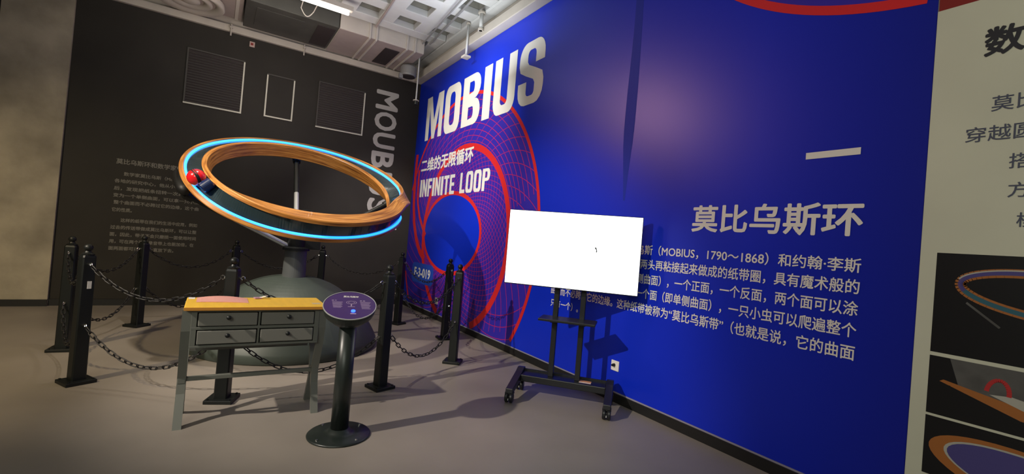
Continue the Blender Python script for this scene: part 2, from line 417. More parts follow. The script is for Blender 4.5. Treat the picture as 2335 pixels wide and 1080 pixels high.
def clip_ok(u, v): return 0.008 < u < BX1-.01 and 0.088 < v < WH-.004
RIB = [0]
def ribbon(bm, pts, wd, off, closed=True):
    n = len(pts); RIB[0] += 1; off = off+.000008*(RIB[0] % 17); vs = []
    for i, p_ in enumerate(pts):
        a = pts[i-1] if (i > 0 or closed) else p_; c = pts[(i+1) % n] if (i < n-1 or closed) else p_
        d = Vector((c[0]-a[0], c[1]-a[1])); d.normalize(); x, y = -d.y*wd/2, d.x*wd/2
        vs.append((p_[0]+x, p_[1]+y, p_[0]-x, p_[1]-y))
    for i in range(n if closed else n-1):
        j = (i+1) % n
        if not (clip_ok(*pts[i]) and clip_ok(*pts[j])): continue
        A, B_ = vs[i], vs[j]
        bm.faces.new([bm.verts.new((u, -off, v)) for u, v in ((A[0], A[1]), (A[2], A[3]), (B_[2], B_[3]), (B_[0], B_[1]))])
def circ(cx, cz, r, n=96, rz=None, rot=0):
    rz = rz or r; P = []
    for i in range(n):
        t = 2*PI*i/n; x = r*math.cos(t); z = rz*math.sin(t)
        P.append((cx+x*math.cos(rot)-z*math.sin(rot), cz+x*math.sin(rot)+z*math.cos(rot)))
    return P
def annulus(bm, A, B_, off):
    n = len(A)
    for i in range(n):
        q = [A[i], A[(i+1) % n], B_[(i+1) % n], B_[i]]
        q = [(min(max(u, .006), BX1-.01), min(max(v, .087), WH-.004)) for u, v in q]
        if max(abs(q[0][0]-q[2][0]), abs(q[1][0]-q[3][0])) < 1e-4 or max(abs(q[0][1]-q[2][1]), abs(q[1][1]-q[3][1])) < 1e-4: continue
        bm.faces.new([bm.verts.new((u, -off, v)) for u, v in q])
OC = (1.97, 1.36); OR = 2.09
HC = (1.74, 1.36)
hole = circ(HC[0], HC[1], .97, 96, .60)
outer = circ(OC[0], OC[1], OR, 96)
mid = circ(2.08, 1.32, 1.36, 96, 1.33)
b = BM(); annulus(b, outer, hole, .0050); new_obj('tinted_band', b, M_PURP, mural)
b = BM()
N1 = 52
for k in range(N1):       # lines joining the outer rim to the middle loop, leaning round the ring
    for lean, wd in ((.42, .008), (-.42, .008)):
        if lean < 0 and not 4.5 < (2*PI*k/N1) < 6.0: continue
        P = []
        for i in range(9):
            f = i/8; t = 2*PI*k/N1 + lean*f
            ox, oz = OC[0]+OR*math.cos(t), OC[1]+OR*math.sin(t); mx_, mz = 2.08+1.36*math.cos(t), 1.32+1.33*math.sin(t)
            P.append((ox+(mx_-ox)*f, oz+(mz-oz)*f))
        ribbon(b, P, wd, .0054, False)
for f in (.16, .31, .45, .58, .70, .81, .91):
    P = [(o_[0]+(m_[0]-o_[0])*f, o_[1]+(m_[1]-o_[1])*f) for o_, m_ in zip(outer, mid)]
    ribbon(b, P[4:44], .009, .0054, False)
new_obj('line_art', b, M_MAG, mural)['kind'] = 'stuff'
b = BM()
N2 = 64
for k in range(N2):       # finer lines between the middle loop and the hole
    for lean, wd in ((.9, .006), (-.9, .006)):
        P = []
        for i in range(11):
            f = i/10; t = 2*PI*k/N2 + lean*f
            ox, oz = 2.08+1.36*math.cos(t), 1.32+1.33*math.sin(t); mx_, mz = HC[0]+.97*math.cos(t), HC[1]+.60*math.sin(t)
            P.append((ox+(mx_-ox)*f, oz+(mz-oz)*f))
        ribbon(b, P, wd, .0052, False)
new_obj('line_art', b, M_MAG, mural)['kind'] = 'stuff'
b = BM()
ribbon(b, circ(OC[0], OC[1], OR-.02, 120), .050, .0057)
ribbon(b, circ(2.08, 1.32, 1.35, 120, 1.32), .095, .0058)
ribbon(b, circ(HC[0], HC[1], .985, 120, .615), .060, .0059)
left_arc = [(.30+.0*i, 2.9-.11*i) for i in range(0)]
ribbon(b, [(.14, 2.75), (.12, 2.45), (.13, 2.1), (.17, 1.8), (.26, 1.5), (.42, 1.22), (.62, 1.02), (.85, .90)], .11, .0060, False)
ribbon(b, [(.30, 2.45), (.30, 2.15), (.36, 1.85), (.50, 1.60), (.70, 1.40), (.82, 1.30)], .07, .0061, False)
new_obj('line_art', b, M_RED, mural)['kind'] = 'stuff'
# second ring art high above the caption
b = BM()
CC = (7.55, 4.92)
for r_, wd in ((2.19, .055), (2.12, .010), (2.05, .010), (1.98, .010), (1.91, .010), (1.84, .010), (1.77, .010), (1.70, .010)):
    ribbon(b, circ(CC[0], CC[1], r_, 200), wd, .0056)
new_obj('upper_line_art', b, M_RED, mural)['kind'] = 'stuff'
b = BM()
annulus(b, circ(CC[0], CC[1], 2.19, 160)[88:140], circ(CC[0], CC[1], 1.6, 160)[88:140], .0050)
bmesh.ops.delete(b, geom=[f for f in b.faces if f.calc_area() > .2], context='FACES')
new_obj('upper_tinted_band', b, M_PURP, mural)
PB = on_blue(.0072)
# big title: six letters
for ch, x0, x1 in (('M', .43, 1.12), ('O', 1.20, 1.76), ('B', 1.84, 2.40), ('I', 2.48, 2.69), ('U', 2.77, 3.30), ('S', 3.37, 3.89)):
    P = [[(x0+(x1-x0)*u, 2.955+.755*v) for u, v in g] for g in glyph(ch)]
    poly_print('title_letter', P, PB, M_WHITE, mural)
# INFINITE LOOP
x = .41; P = []
WID = {'I': .085, 'N': .205, 'F': .17, 'T': .19, 'E': .17, 'L': .165, 'O': .215, 'P': .21}
s_ = 'INFINITE LOOP'; tot = sum(WID.get(c, .13) for c in s_)+.03*(len(s_)-1); k_ = (2.86-.41)/tot
for c in s_:
    wch = WID.get(c, .13)*k_
    if c != ' ': poly_print('subtitle_letter', [[(x+wch*u, 1.96+.305*v) for u, v in g] for g in glyph(c)], PB, M_WHITE, mural)
    x += wch+.03*k_
char_prints('subtitle_character', '二维的无限循环', .37, 2.34, 2.40, 2.64, PB, M_WHITE, mural, .030)
char_prints('caption_character', '莫比乌斯环', 5.972, 7.072, 1.495, 1.695, PB, M_WHITE, mural, .022)
poly_print('caption_bar', [R4(6.742, 1.958, 7.028, 1.998)], PB, M_WHITE, mural)
rows = ['公元1858年，德国数学家莫比乌斯（MOBIUS，1790～1868）和约翰·李斯',
        '丁发现：把一根纸条扭转180°后，两头再粘接起来做成的纸带圈，具有魔术般的',
        '性质。普通纸带具有两个面（即双侧曲面），一个正面，一个反面，两个面可以涂',
        '成不同的颜色，而这样的纸带只有一个面（即单侧曲面），一只小虫可以爬遍整个',
        '曲面而不必跨过它的边缘。这种纸带被称为“莫比乌斯带”（也就是说，它的曲面']
for s, (zt, zb) in zip(rows, [(1.370, 1.292), (1.251, 1.172), (1.130, 1.050), (1.009, .929), (.886, .804)]):
    x0 = 4.35
    text_print('caption_line', s, (x0, zb-.004, 7.07, zt+.002), PB, M_WHITE, mural, .012)
text_print('caption_line', '只有一个）。', (4.36, .672, 4.79, .752), PB, M_WHITE, mural, .012)
# number tag
poly_print('number_tag', [rrect(.36, .475, 1.29, .815, .09)], on_blue(.0066), M_TAG, mural)
text_print('tag_number', 'F-3-019', (.47, .575, 1.17, .735), PB, M_WHITE, mural, .03)

# ------------------------------------------------------------------ black wall print
bw = empty('black_wall_print', (0, 0, 0), 'matt black printed wall sheet with grey turned lettering and a faint text block', 'wall print')
b = BM(); bx(b, 0.0, 0.004, -4.715, -0.003, 0.086, WH); new_obj('vinyl_sheet', b, M_BLACKW, bw)
b = BM(); bx(b, 0.0, 0.004, -10.4, -5.362, 0.086, WH+.09); new_obj('vinyl_sheet', b, M_BLACKW, bw)
PK = on_black(.006)
zz = [3.79, 3.44, 3.09, 2.72, 2.36, 2.24, 1.90]
for ch, z1, z0 in (('M', 3.795, 3.46), ('O', 3.42, 3.09), ('U', 3.05, 2.77), ('B', 2.71, 2.42), ('I', 2.36, 2.28), ('U', 2.22, 1.94), ('S', 1.88, 1.61)):
    text_print('turned_letter', ch, (-.80, z0, -.40, z1), PK, M_GREYP, bw, .03, rot=True)
poly_print('lettering_scrap', [R4(-.34, 1.35, -.24, 1.50)], PK, M_WHITE, bw)
brow = [(-4.18, 1.955, -3.30, '莫比乌斯环和数学家的故事', .075), (-4.09, 1.79, -3.22, '数学家莫比乌斯（Mobius）在各地', .055), (-4.18, 1.69, -3.22, '各地的研究中心，他从小就喜欢数学', .055), (-4.18, 1.59, -3.22, '后，发现把纸条扭转一次再粘起来', .055),
        (-4.18, 1.495, -3.22, '变为一个单侧曲面，可以拿一只小虫', .055), (-4.17, 1.40, -3.22, '整个曲面而不必跨过它的边缘，这个曲', .055), (-4.18, 1.30, -3.97, '它的性质。', .055),
        (-4.08, 1.16, -3.22, '这样的纸带在我们的生活中应用，例如', .055), (-4.18, 1.06, -3.22, '过去的传送带做成莫比乌斯环，可以让整', .055), (-4.18, .965, -3.22, '面，因此，带子不会只磨损一面使用时间', .055), (-4.18, .87, -3.24, '用，可在两个面，录音带上也能加倍，在', .055), (-4.18, .775, -3.47, '面两面都可以用，一直放下去。', .055)]
for u0, zc, u1, s, h in brow:
    text_print('text_line', s, (u0, zc-h/2, u1, zc+h/2), PK, M_DIMP, bw, .02)
# dark louvred openings with thin silver frames; lit and shaded sides set by colour
def louver(name, y0, y1, z0, z1, slats, lit_sides, fw_=.020):
    b = BM(); bx(b, .006, .010, y0, y1, z0, z1)
    o = struct(name, b, M_DARK)
    for key, a0, a1, c0, c1 in (('b', y0, y1, z0, z0+fw_), ('t', y0, y1, z1-fw_, z1), ('l', y0, y0+fw_, z0+fw_, z1-fw_), ('r', y1-fw_, y1, z0+fw_, z1-fw_)):
        bb = BM(); bx(bb, .006, .028, a0, a1, c0, c1); new_obj('window_frame', bb, M_FRAME_LIT if key in lit_sides else M_FRAME_SHADE, o)
    if slats:
        n = int((z1-z0-.06)/.036)
        b0 = BM(); mt = Matrix.Rotation(D2R(38), 4, 'Y')
        bx(b0, -.011, .011, y0+fw_+.002, y1-fw_-.002, -.0015, .0015, mt)
        s0 = new_obj('slat', b0, M_SLAT, o); s0.location = (.021, 0, z0+.03)
        for k in range(1, n):
            s1 = s0.copy(); COL.objects.link(s1); s1.location = (.021, 0, z0+.03+k*(z1-z0-.05)/n)
    else:
        b = BM(); bx(b, .012, .016, y0+fw_, y1-fw_, z0+fw_, z1-fw_); new_obj('panel', b, M_BLACKW, o)
M_FRAME_SHADE = mat('silver_frame_shaded', (.05, .045, .04), rough=.5)  # shaded copy of the silver frame colour, for its unlit sides
louver('window_1', -3.52, -2.80, 2.90, 3.70, True, 'br')
louver('window_2', -2.50, -2.10, 2.93, 3.60, False, 'blr')
louver('window_3', -1.75, -.99, 2.92, 3.68, True, 'br')
o = box('wall_sign', .005, .020, -2.77, -2.70, 3.94, 4.02, M_SIGN, bevel=.003)
tag(o, 'tiny pinkish square sign high on the black wall under the ceiling ledge', 'sign')
b = BM(); bx(b, .0202, .021, -2.755, -2.72, 3.965, 4.0); new_obj('sign_mark', b, M_HEAD, o)

# ------------------------------------------------------------------ white information banner at the right
ban = empty('information_banner', (0, 0, 0), 'tall off-white information panel with three photos at the right edge', 'panel')
BL, BT = 7.322, 2.652
b = BM(); bx(b, BL, 8.35, -.016, -.002, .24, BT); new_obj('panel_board', b, M_BANNER, ban)
b = BM(); bx(b, BL+.004, 8.35, -.014, -.002, BT, WH-.01); new_obj('header_board', b, M_HEAD, ban)
PN = on_blue(.0175)
char_prints('title_character', '数学', 7.50, 7.77, 2.365, 2.505, PN, M_INK, ban, .03)
for s, u, z, h in (('莫比乌斯', 7.540, 2.095, .074), ('穿越圆环', 7.458, 1.958, .074), ('搭建', 7.610, 1.822, .070), ('方式', 7.612, 1.690, .070), ('模型', 7.645, 1.556, .066)):
    text_print('banner_line', s, (u, z, 0, z+h), PN, M_INKB, ban, .008, keep=True)
# photo prints
def photo(z0, z1, m=M_PHK):
    return poly_print('photo_print', [R4(7.386, z0, 8.20, z1)], on_blue(.0168), m, ban)
P1 = photo(.937, 1.424); P2 = photo(.638, .919, M_PHG); P3 = photo(.344, .626)
def ell(cx, cz, a, c, rot, wd, n=60, off=.0172, name='printed_ring', m=M_PHO, t0=0, t1=360):
    b = BM(); P = []
    for i in range(n+1):
        t = D2R(t0+(t1-t0)*i/n); x = a*math.cos(t); z = c*math.sin(t)
        P.append((cx+x*math.cos(rot)-z*math.sin(rot), cz+x*math.sin(rot)+z*math.cos(rot)))
    for i in range(n):
        p_, q_ = P[i], P[i+1]; d = Vector((q_[0]-p_[0], q_[1]-p_[1])).normalized(); a_, c_ = -d.y*wd/2, d.x*wd/2
        b.faces.new([b.verts.new((u, -off, v)) for u, v in ((p_[0]+a_, p_[1]+c_), (p_[0]-a_, p_[1]-c_), (q_[0]-a_, q_[1]-c_), (q_[0]+a_, q_[1]+c_))])
    return new_obj(name, b, m, ban)
ell(7.80, 1.245, .325, .095, -.12, .040, off=.0170)
ell(7.80, 1.245, .325, .095, -.12, .018, off=.0172, m=M_PHB, t0=90, t1=200)
ell(7.80, 1.245, .325, .095, -.12, .020, off=.0172, m=M_PHT, t0=200, t1=330)
ell(7.80, 1.245, .338, .108, -.12, .006, off=.0174, m=M_PHW, t0=60, t1=170)
P = [[(7.50, 1.19), (7.505, 1.198), (7.62, 1.10), (7.615, 1.092)]]
poly_print('printed_tube', P, on_blue(.0171), M_PHG, ban)
poly_print('printed_shadow', [[(7.386, .638), (7.386, .919), (7.46, .919), (7.50, .78), (8.2, .72), (8.2, .638)]], on_blue(.0170), M_PHK, ban)
poly_print('printed_desk_edge', [[(7.428, .802), (7.442, .812), (8.0, .700), (8.0, .672), (7.70, .705)]], on_blue(.0172), M_PHO, ban)
poly_print('printed_sheet', [[(7.60, .790), (7.67, .800), (7.80, .775), (7.72, .745)]], on_blue(.0173), M_PHW, ban)
ell(7.625, .800, .036, .062, -.1, .016, n=16, off=.0174, name='printed_arch', m=M_PHR, t0=0, t1=180)
poly_print('printed_leg', [R4(7.455, .700, 7.468, .79)], on_blue(.0173), M_PHK, ban)
b = BM(); b.faces.new([b.verts.new((u, -.0170, v)) for u, v in circ(7.82, .43, .42, 48, .135, -.16)])
new_obj('printed_disc', b, M_PHO, ban)
b = BM(); b.faces.new([b.verts.new((u, -.0173, v)) for u, v in circ(7.83, .435, .375, 48, .112, -.16)])
new_obj('printed_disc', b, M_PHW, ban)
b = BM(); b.faces.new([b.verts.new((u, -.0175, v)) for u, v in circ(7.835, .433, .368, 48, .106, -.16)])
new_obj('printed_disc', b, M_PHB, ban)

# ------------------------------------------------------------------ sockets
def socket(x, z, w_, label, plug):
    t = empty('wall_socket', (x, -.004, z), label, 'socket')
    b = BM(); bx(b, -w_/2, w_/2, -.010, 0, -w_/2, w_/2); new_obj('face_plate', b, M_SOCK, t, bevel=.004)
    if plug:
        b = BM(); lathe(b, [(0, 0), (.014, 0), (.014, .012), (.009, .03), (0, .03)], 12, mtx=Matrix.Translation((-.005, -.010, .006)) @ Matrix.Rotation(PI/2, 4, 'X'))
        new_obj('round_plug', b, M_POST, t)
    else:
        b = BM()
        for dx in (-.012, .012): bx(b, dx-.002, dx+.002, -.011, -.0095, -.008, .008)
        new_obj('socket_slots', b, M_POST, t)
socket(5.325, .305, .088, 'white wall socket with black plug on the blue wall right of the screen stand', True)
socket(1.50, .285, .10, 'small white wall socket low on the mural between the barrier posts', False)

# ------------------------------------------------------------------ ceiling services
duct = empty('air_duct', (0, 0, 0), 'boxy cream air duct running along the top of the black wall', 'duct')
b = BM(); bx(b, .065, 1.08, -1.70, -.40, 4.20, 4.46); new_obj('duct_body', b, M_DUCT, duct, bevel=.006)
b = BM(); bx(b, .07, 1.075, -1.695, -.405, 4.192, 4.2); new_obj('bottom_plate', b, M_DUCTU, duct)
for y in (-1.27, -1.17, -.69, -.56):
    b = BM(); bx(b, .07, 1.10, y-.012, y+.012, 4.172, 4.192); bx(b, 1.08, 1.10, y-.012, y+.012, 4.192, 4.47); new_obj('flange', b, M_DUCT, duct)
b = BM(); bx(b, .16, .90, -.97, -.74, 4.180, 4.191); new_obj('grille', b, M_DARK, duct)
for y in (-1.20, -.63):
    b = BM(); tube(b, [(1.06, y, 4.46), (1.06, y, CZ)], .009, 6); new_obj('hanger_rod', b, M_DUCT, duct)
unit = empty('fan_coil_unit', (0, 0, 0), 'dark grey ceiling fan unit between the cream duct and the round diffuser', 'ventilation unit')
b = BM(); bx(b, .10, 1.10, -2.88, -1.715, 4.19, 4.51); new_obj('casing', b, M_UNIT, unit, bevel=.008)
b = BM(); bx(b, .20, 1.0, -1.98, -1.74, 4.178, 4.19); new_obj('return_slot', b, M_DARK, unit)
b = BM(); bx(b, .30, .95, -2.75, -2.15, 4.182, 4.19); new_obj('access_panel', b, M_UNIT, unit, bevel=.002)
duct2 = empty('supply_duct', (0, 0, 0), 'wide cream duct box left of the dark fan unit above the round diffuser', 'duct')
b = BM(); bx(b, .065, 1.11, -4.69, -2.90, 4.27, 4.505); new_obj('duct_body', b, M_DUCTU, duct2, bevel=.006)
b = BM(); bx(b, .065, 1.125, -2.99, -2.95, 4.258, 4.51); new_obj('flange', b, M_DUCT, duct2)
dif = empty('round_diffuser', (.44, -3.52, 4.17), 'round cream air diffuser with dished rings under the left duct', 'diffuser')
b = BM(); lathe(b, [(.40, .08), (.41, .02), (.39, 0), (.31, .03), (.30, .06)], 48); new_obj('outer_ring', b, M_CREAM, dif, smooth=True)
b = BM(); lathe(b, [(.26, .055), (.265, .03), (.24, .012), (.17, .04), (.165, .06)], 48); new_obj('inner_ring', b, M_CREAM, dif, smooth=True)
b = BM(); lathe(b, [(0, .0), (.06, .004), (.12, .03), (.12, .07), (0, .07)], 32); new_obj('centre_cone', b, M_CREAM, dif, smooth=True)
b = BM(); lathe(b, [(0, .060), (.385, .060), (.385, .082), (0, .082)], 32); new_obj('back_plate', b, M_DUCTU, dif)
# linear lamp
lamp = empty('linear_lamp', (1.64, 0, 4.2), 'glowing white linear strip lamp hanging below the ceiling', 'lamp')
b = BM(); tube(b, [(0, -4.6, 0), (0, -1.71, 0)], .030, 12); new_obj('tube', b, M_LAMP, lamp, smooth=True)
b = BM(); bx(b, -.04, .04, -4.65, -1.66, .028, .09); new_obj('housing', b, M_DUCT, lamp, bevel=.004)
for y in (-4.2, -2.0):
    b = BM(); tube(b, [(0, y, .09), (0, y, RZ-4.2+.02)], .004, 6); new_obj('suspension_wire', b, M_STEEL, lamp)
b = BM(); P = [Vector((-.30, -2.26+.16*i/10, -.0-.09*math.sin(PI*i/10)*1.0)) for i in range(11)]
tube(b, [(-.02, -2.26, .05)]+[tuple(q) for q in P]+[(-.02, -2.08, .05)], .006, 6); new_obj('cable_loop', b, M_DUCT, lamp)
# thin conduits under the ceiling
b = BM()
tube(b, [(1.15, -.34, 4.36), (3.6, -.52, 4.36)], .014, 8)
o = new_obj('conduit', b, M_PEND); tag(o, 'upper thin grey conduit slanting below the coffered ceiling', 'pipe')
b = BM()
tube(b, [(1.15, -.46, 4.33), (3.6, -.66, 4.33)], .012, 8)
o = new_obj('conduit', b, M_PEND); tag(o, 'lower thin grey conduit nearer the cream duct', 'pipe')
b = BM(); tube(b, [(1.12, -1.2, 4.37), (4.6, -1.38, 4.37)], .016, 8)
o = new_obj('conduit', b, M_DUCTU); tag(o, 'brownish conduit crossing the coffers above the duct end', 'pipe')
def droprod(x, y, z0, z1, r, label, foot):
    t = empty('ceiling_drop_pipe', (x, y, z0), label, 'pipe')
    b = BM(); tube(b, [(0, 0, 0), (0, 0, z1-z0)], r, 10); new_obj('pipe', b, M_CEIL, t, smooth=True)
    b = BM()
    if foot: bx(b, -.055, .055, -.05, .05, -.015, .012)
    else: lathe(b, [(0, 0), (r*1.5, 0), (r*1.5, .03), (0, .03)], 12)
    new_obj('foot_plate', b, M_CREAM, t)
    b = BM(); lathe(b, [(0, z1-z0), (r*2.0, z1-z0), (r*2.0, z1-z0-.02), (0, z1-z0-.02)], 12); new_obj('ceiling_flange', b, M_CREAM, t)
droprod(2.17, -.175, 3.90, RZ, .016, 'thin white drop pipe with square foot just above the mural letters', True)
droprod(2.58, -.185, WH+.06, RZ, .026, 'thicker white drop pipe standing on the ledge right of the thin one', False)
# pendant sensor at the corner
t = empty('pendant_lamp_holder', (.8, -.365, 3.50), 'thin cream rod with small dark cap hanging in the wall corner', 'pendant')
b = BM(); tube(b, [(0, 0, .03), (0, 0, 5.035-3.50)], .012, 8); new_obj('rod', b, M_CEIL, t)
b = BM(); lathe(b, [(0, .03), (.045, .025), (.05, .018), (.05, .01), (0, .01)], 20); new_obj('flange', b, M_CREAM, t)
b = BM(); lathe(b, [(0, .01), (.035, .01), (.03, -.05), (0, -.055)], 16); new_obj('dark_cap', b, M_POST, t)
# small grey projector box below the duct end
t = empty('ceiling_speaker', (.50, -.43, 3.98), 'small grey cylinder fitting under the duct end near the corner', 'fitting')
b = BM(); lathe(b, [(0, 0), (.13, 0), (.135, .02), (.135, .15), (.12, .17), (0, .17)], 28); new_obj('body', b, M_PEND, t, smooth=False)
b = BM(); lathe(b, [(0, -.012), (.11, -.012), (.11, 0), (0, 0)], 28); new_obj('front_face', b, M_DARK, t)
b = BM(); bx(b, -.03, .03, -.16, -.10, -.06, .02); new_obj('side_clip', b, M_PEND, t)
b = BM(); tube(b, [(0, 0, .17), (0, 0, .215)], .02, 8); new_obj('stem', b, M_PEND, t)
# pins hanging from the left ledge
for (y, lab) in ((-3.02, 'short cream pin hanging from the ledge beside the round diffuser'), (-2.02, 'short cream pin under the ledge below the dark fan unit')):
    b = BM(); tube(b, [(.085, y, WH+.10), (.085, y, WH-.07)], .010, 8); bx(b, .06, .11, y-.02, y+.02, WH+.04, WH+.06)
    o = new_obj('ledge_pin', b, M_CREAM); tag(o, lab, 'pin')

# ------------------------------------------------------------------ sculpture: domed base, column, arms, moebius ring
scu = empty('moebius_ring_sculpture', (2.66, -2.25, 0), 'tilted wooden ring sculpture with blue light track on a grey column and dome', 'sculpture')
S0 = Vector((2.66, -2.25, 0))
def sobj(name, bm, m, **k):
    for v in bm.verts: v.co -= S0
    return new_obj(name, bm, m, scu, **k)
DC = Vector((2.62, -2.25, 0)); R_ = .93; H_ = .745
prof = [(R_-.01, 0), (R_, .01), (R_, .08)]
for i in range(1, 25):
    r = R_*(1-(i/24)**1.6) if i < 24 else 0.0
    z = .08+(H_-.08)*(1-(r/R_)**2.4)**(1/1.1)
    prof.append((r, z))
b = BM(); lathe(b, prof, 72, DC); sobj('dome_base', b, M_DOME, smooth=True)
hub = Vector((2.69, -2.25, 1.00))
b = BM(); lathe(b, [(0, .70), (.118, .70), (.110, 1.02), (0, 1.02)], 36, (2.69, -2.25, 0)); sobj('column', b, M_COLUMN, smooth=False)
for pg in scu.children[-1].data.polygons: pg.use_smooth = abs(pg.normal.z) < .5
b = BM(); lathe(b, [(0, 1.02), (.135, 1.02), (.135, 1.045), (.10, 1.06), (.10, 1.14), (.075, 1.16), (.075, 1.24), (0, 1.24)], 32, (2.69, -2.25, 0)); sobj('hub', b, M_POST, smooth=False)
b = BM(); bx(b, 2.66, 2.76, -2.20, -2.02, 1.04, 1.14); bx(b, 2.64, 2.74, -2.22, -2.10, 1.30, 1.47); bx(b, 2.66, 2.72, -2.20, -2.14, 1.14, 1.30); sobj('motor_block', b, M_POST, bevel=.006)
# ring frame
tx, ty = .551, .024
RC = Vector((2.727, -2.208, 1.753)); RR = 1.0
n_ = Vector((math.sin(tx), math.sin(ty), 1)).normalized()
a_ = Vector((0, 1, 0)).cross(n_).normalized(); b_ = n_.cross(a_)
# twist angle of the track face against the ring normal, by position angle t
KEY = [(65, 92), (45, 96), (10, 94), (-20, 84), (-45, 62), (-65, 38), (-90, 17), (-125, 8), (-180, 4), (-225, -10), (-250, -22), (-270, -34), (-282, -52), (-295, -88)]
def twist(t):
    pts = KEY; k = len(pts)
    if t >= pts[0][0]: return pts[0][1]
    for i in range(k-1):
        if pts[i+1][0] <= t <= pts[i][0]:
            t0, v0 = pts[i]; t1, v1 = pts[i+1]
            def sl(j):
                if j <= 0 or j >= k-1:
                    return (KEY[1][1]-KEY[-2][1]-180)/((KEY[1][0]+360)-(KEY[-2][0]) if False else -((KEY[0][0]-KEY[1][0])+(KEY[-2][0]-KEY[-1][0])))
                return (pts[j+1][1]-pts[j-1][1])/(pts[j+1][0]-pts[j-1][0])
            f = (t-t0)/(t1-t0); h = t1-t0
            h00 = 2*f**3-3*f**2+1; h10 = f**3-2*f**2+f; h01 = -2*f**3+3*f**2; h11 = f**3-f**2
            return h00*v0+h10*h*sl(i)+h01*v1+h11*h*sl(i+1)
    return pts[-1][1]
WS, TG = .115, .078
MG, DP = .042, .030
def fr(t):
    T = D2R(t); er = math.cos(T)*a_+math.sin(T)*b_; A = D2R(twist(t))
    g = math.cos(A)*n_+math.sin(A)*er; s = math.cos(A)*er-math.sin(A)*n_
    return RC+RR*er, s, g
NS = 288
def sweep(bm, sect, shift, loops=1):
    """sect: points (s, g). shift: index shift when closing (moebius); loops==2: section returns mirrored after one turn"""
    rings = []
    for i in range(NS*loops):
        t = 65-360*(i % NS)/NS; c, s, g = fr(t); sg = 1 if i < NS else -1
        rings.append([bm.verts.new(c+(sg*u)*s+(sg*v)*g) for u, v in sect])
    k = len(sect); uvl = bm.loops.layers.uv.new('UVMap')
    per = [0]
    for j in range(k):
        q = sect[j]; w2 = sect[(j+1) % k]; per.append(per[-1]+math.hypot(q[0]-w2[0], q[1]-w2[1]))
    tot = len(rings)
    for i in range(tot):
        A = rings[i]; B2 = rings[(i+1) % tot]; sh = shift if i == tot-1 else 0
        for j in range(k):
            j1 = (j+1) % k
            f = bm.faces.new((A[j], A[j1], B2[(j1+sh) % k], B2[(j+sh) % k]))
            L = 2*PI*RR/NS
            for lp, (uu, vv) in zip(f.loops, ((i*L, per[j]), (i*L, per[j+1]), ((i+1)*L, per[j+1]), ((i+1)*L, per[j]))): lp[uvl].uv = (uu, vv)
    bmesh.ops.recalc_face_normals(bm, faces=bm.faces)
W_, T_ = WS, TG; ch = .008
sect = [(-W_, T_-ch), (-W_+ch, T_), (-W_+MG, T_), (-W_+MG, T_-DP), (W_-MG, T_-DP), (W_-MG, T_), (W_-ch, T_), (W_, T_-ch)]
sect = sect+[(-u, -v) for u, v in sect]
b = BM(); sweep(b, sect, 8); sobj('wooden_ring', b, M_RING)
u0 = W_-MG-.0015
b = BM(); sweep(b, [(-u0, T_-DP+.0015), (u0, T_-DP+.0015), (u0, T_-DP+.004), (-u0, T_-DP+.004)][::1], 0, 2); sobj('glossy_track', b, M_TRACK)
b = BM(); sweep(b, [(u0-.017, T_-DP+.0045), (u0-.001, T_-DP+.0045), (u0-.001, T_-DP+.021), (u0-.010, T_-DP+.021)], 0, 2); sobj('led_strip', b, M_LED)
# arms from hub to the ring
def ring_under(t, d=.10, out=0.0):
    T = D2R(t); er = math.cos(T)*a_+math.sin(T)*b_
    return RC+(RR+out)*er-n_*d
for t_, dd, out in ((-77, .17, .10), (91, .085, -.03), (180, .085, .02)):
    e = ring_under(t_, dd, out); d = (e-hub).normalized()
    s0 = hub+Vector((0, 0, .02))+d*.08
    b = BM(); tube(b, [s0, s0+(e-s0)*.55], .026, 14); sobj('support_arm', b, M_GREYST, smooth=False)
    b = BM(); tube(b, [s0+(e-s0)*.55, s0+(e-s0)*.97], .031, 14); sobj('arm_sleeve', b, M_POST)
    b = BM(); tube(b, [e-d*.10, e-d*.03, e+Vector((0, 0, .0))], [.045, .05, .03], 14); sobj('arm_clamp', b, M_POST)
# black drive housing at the left end
e = ring_under(-79, .10, .10)
T = D2R(-79); tang = (-math.sin(T)*a_+math.cos(T)*b_).normalized()
b = BM(); tube(b, [e-tang*.24, e-tang*.20, e-tang*.05, e+tang*.12, e+tang*.17], [.030, .062, .070, .058, .03], 20); sobj('drive_housing', b, M_BASE, smooth=True)

# rolling toy car with red ball in the track
tb = -64; c, s, g = fr(tb); T = D2R(tb); tang = (-math.sin(T)*a_+math.cos(T)*b_).normalized()
base = c+g*(TG-DP+.006)
roll = empty('rolling_runner', base, 'red ball runner with black band and navy wheel riding in the light track', 'ball')
mtx = Matrix((s, tang, g)).transposed()
roll.rotation_euler = mtx.to_euler()
b = BM(); lathe(b, [(0, -.074)]+[(.074*math.cos(D2R(x)), .074*math.sin(D2R(x))) for x in range(-75, 90, 15)]+[(0, .074)], 28, mtx=Matrix.Translation((0, 0, .076)) @ Matrix.Rotation(D2R(90), 4, 'Y'))
new_obj('red_ball', b, M_BALLR, roll, smooth=True)
b = BM(); lathe(b, [(.070, -.013), (.0755, -.013), (.0755, .013), (.070, .013)], 32, mtx=Matrix.Translation((.006, 0, .076)) @ Matrix.Rotation(D2R(70), 4, 'Y'))
new_obj('black_band', b, M_POST, roll, smooth=False)
b = BM(); lathe(b, [(0, -.05), (.040, -.05), (.048, -.04), (.048, .04), (.040, .05), (0, .05)], 24, mtx=Matrix.Translation((-.01, .135, .050)) @ Matrix.Rotation(D2R(90), 4, 'Y'))
new_obj('navy_wheel', b, M_NAVY, roll, smooth=False)
b = BM(); tube(b, [(-.01, .06, .06), (-.01, .13, .052)], .014, 8); new_obj('tow_link', b, M_POST, roll)

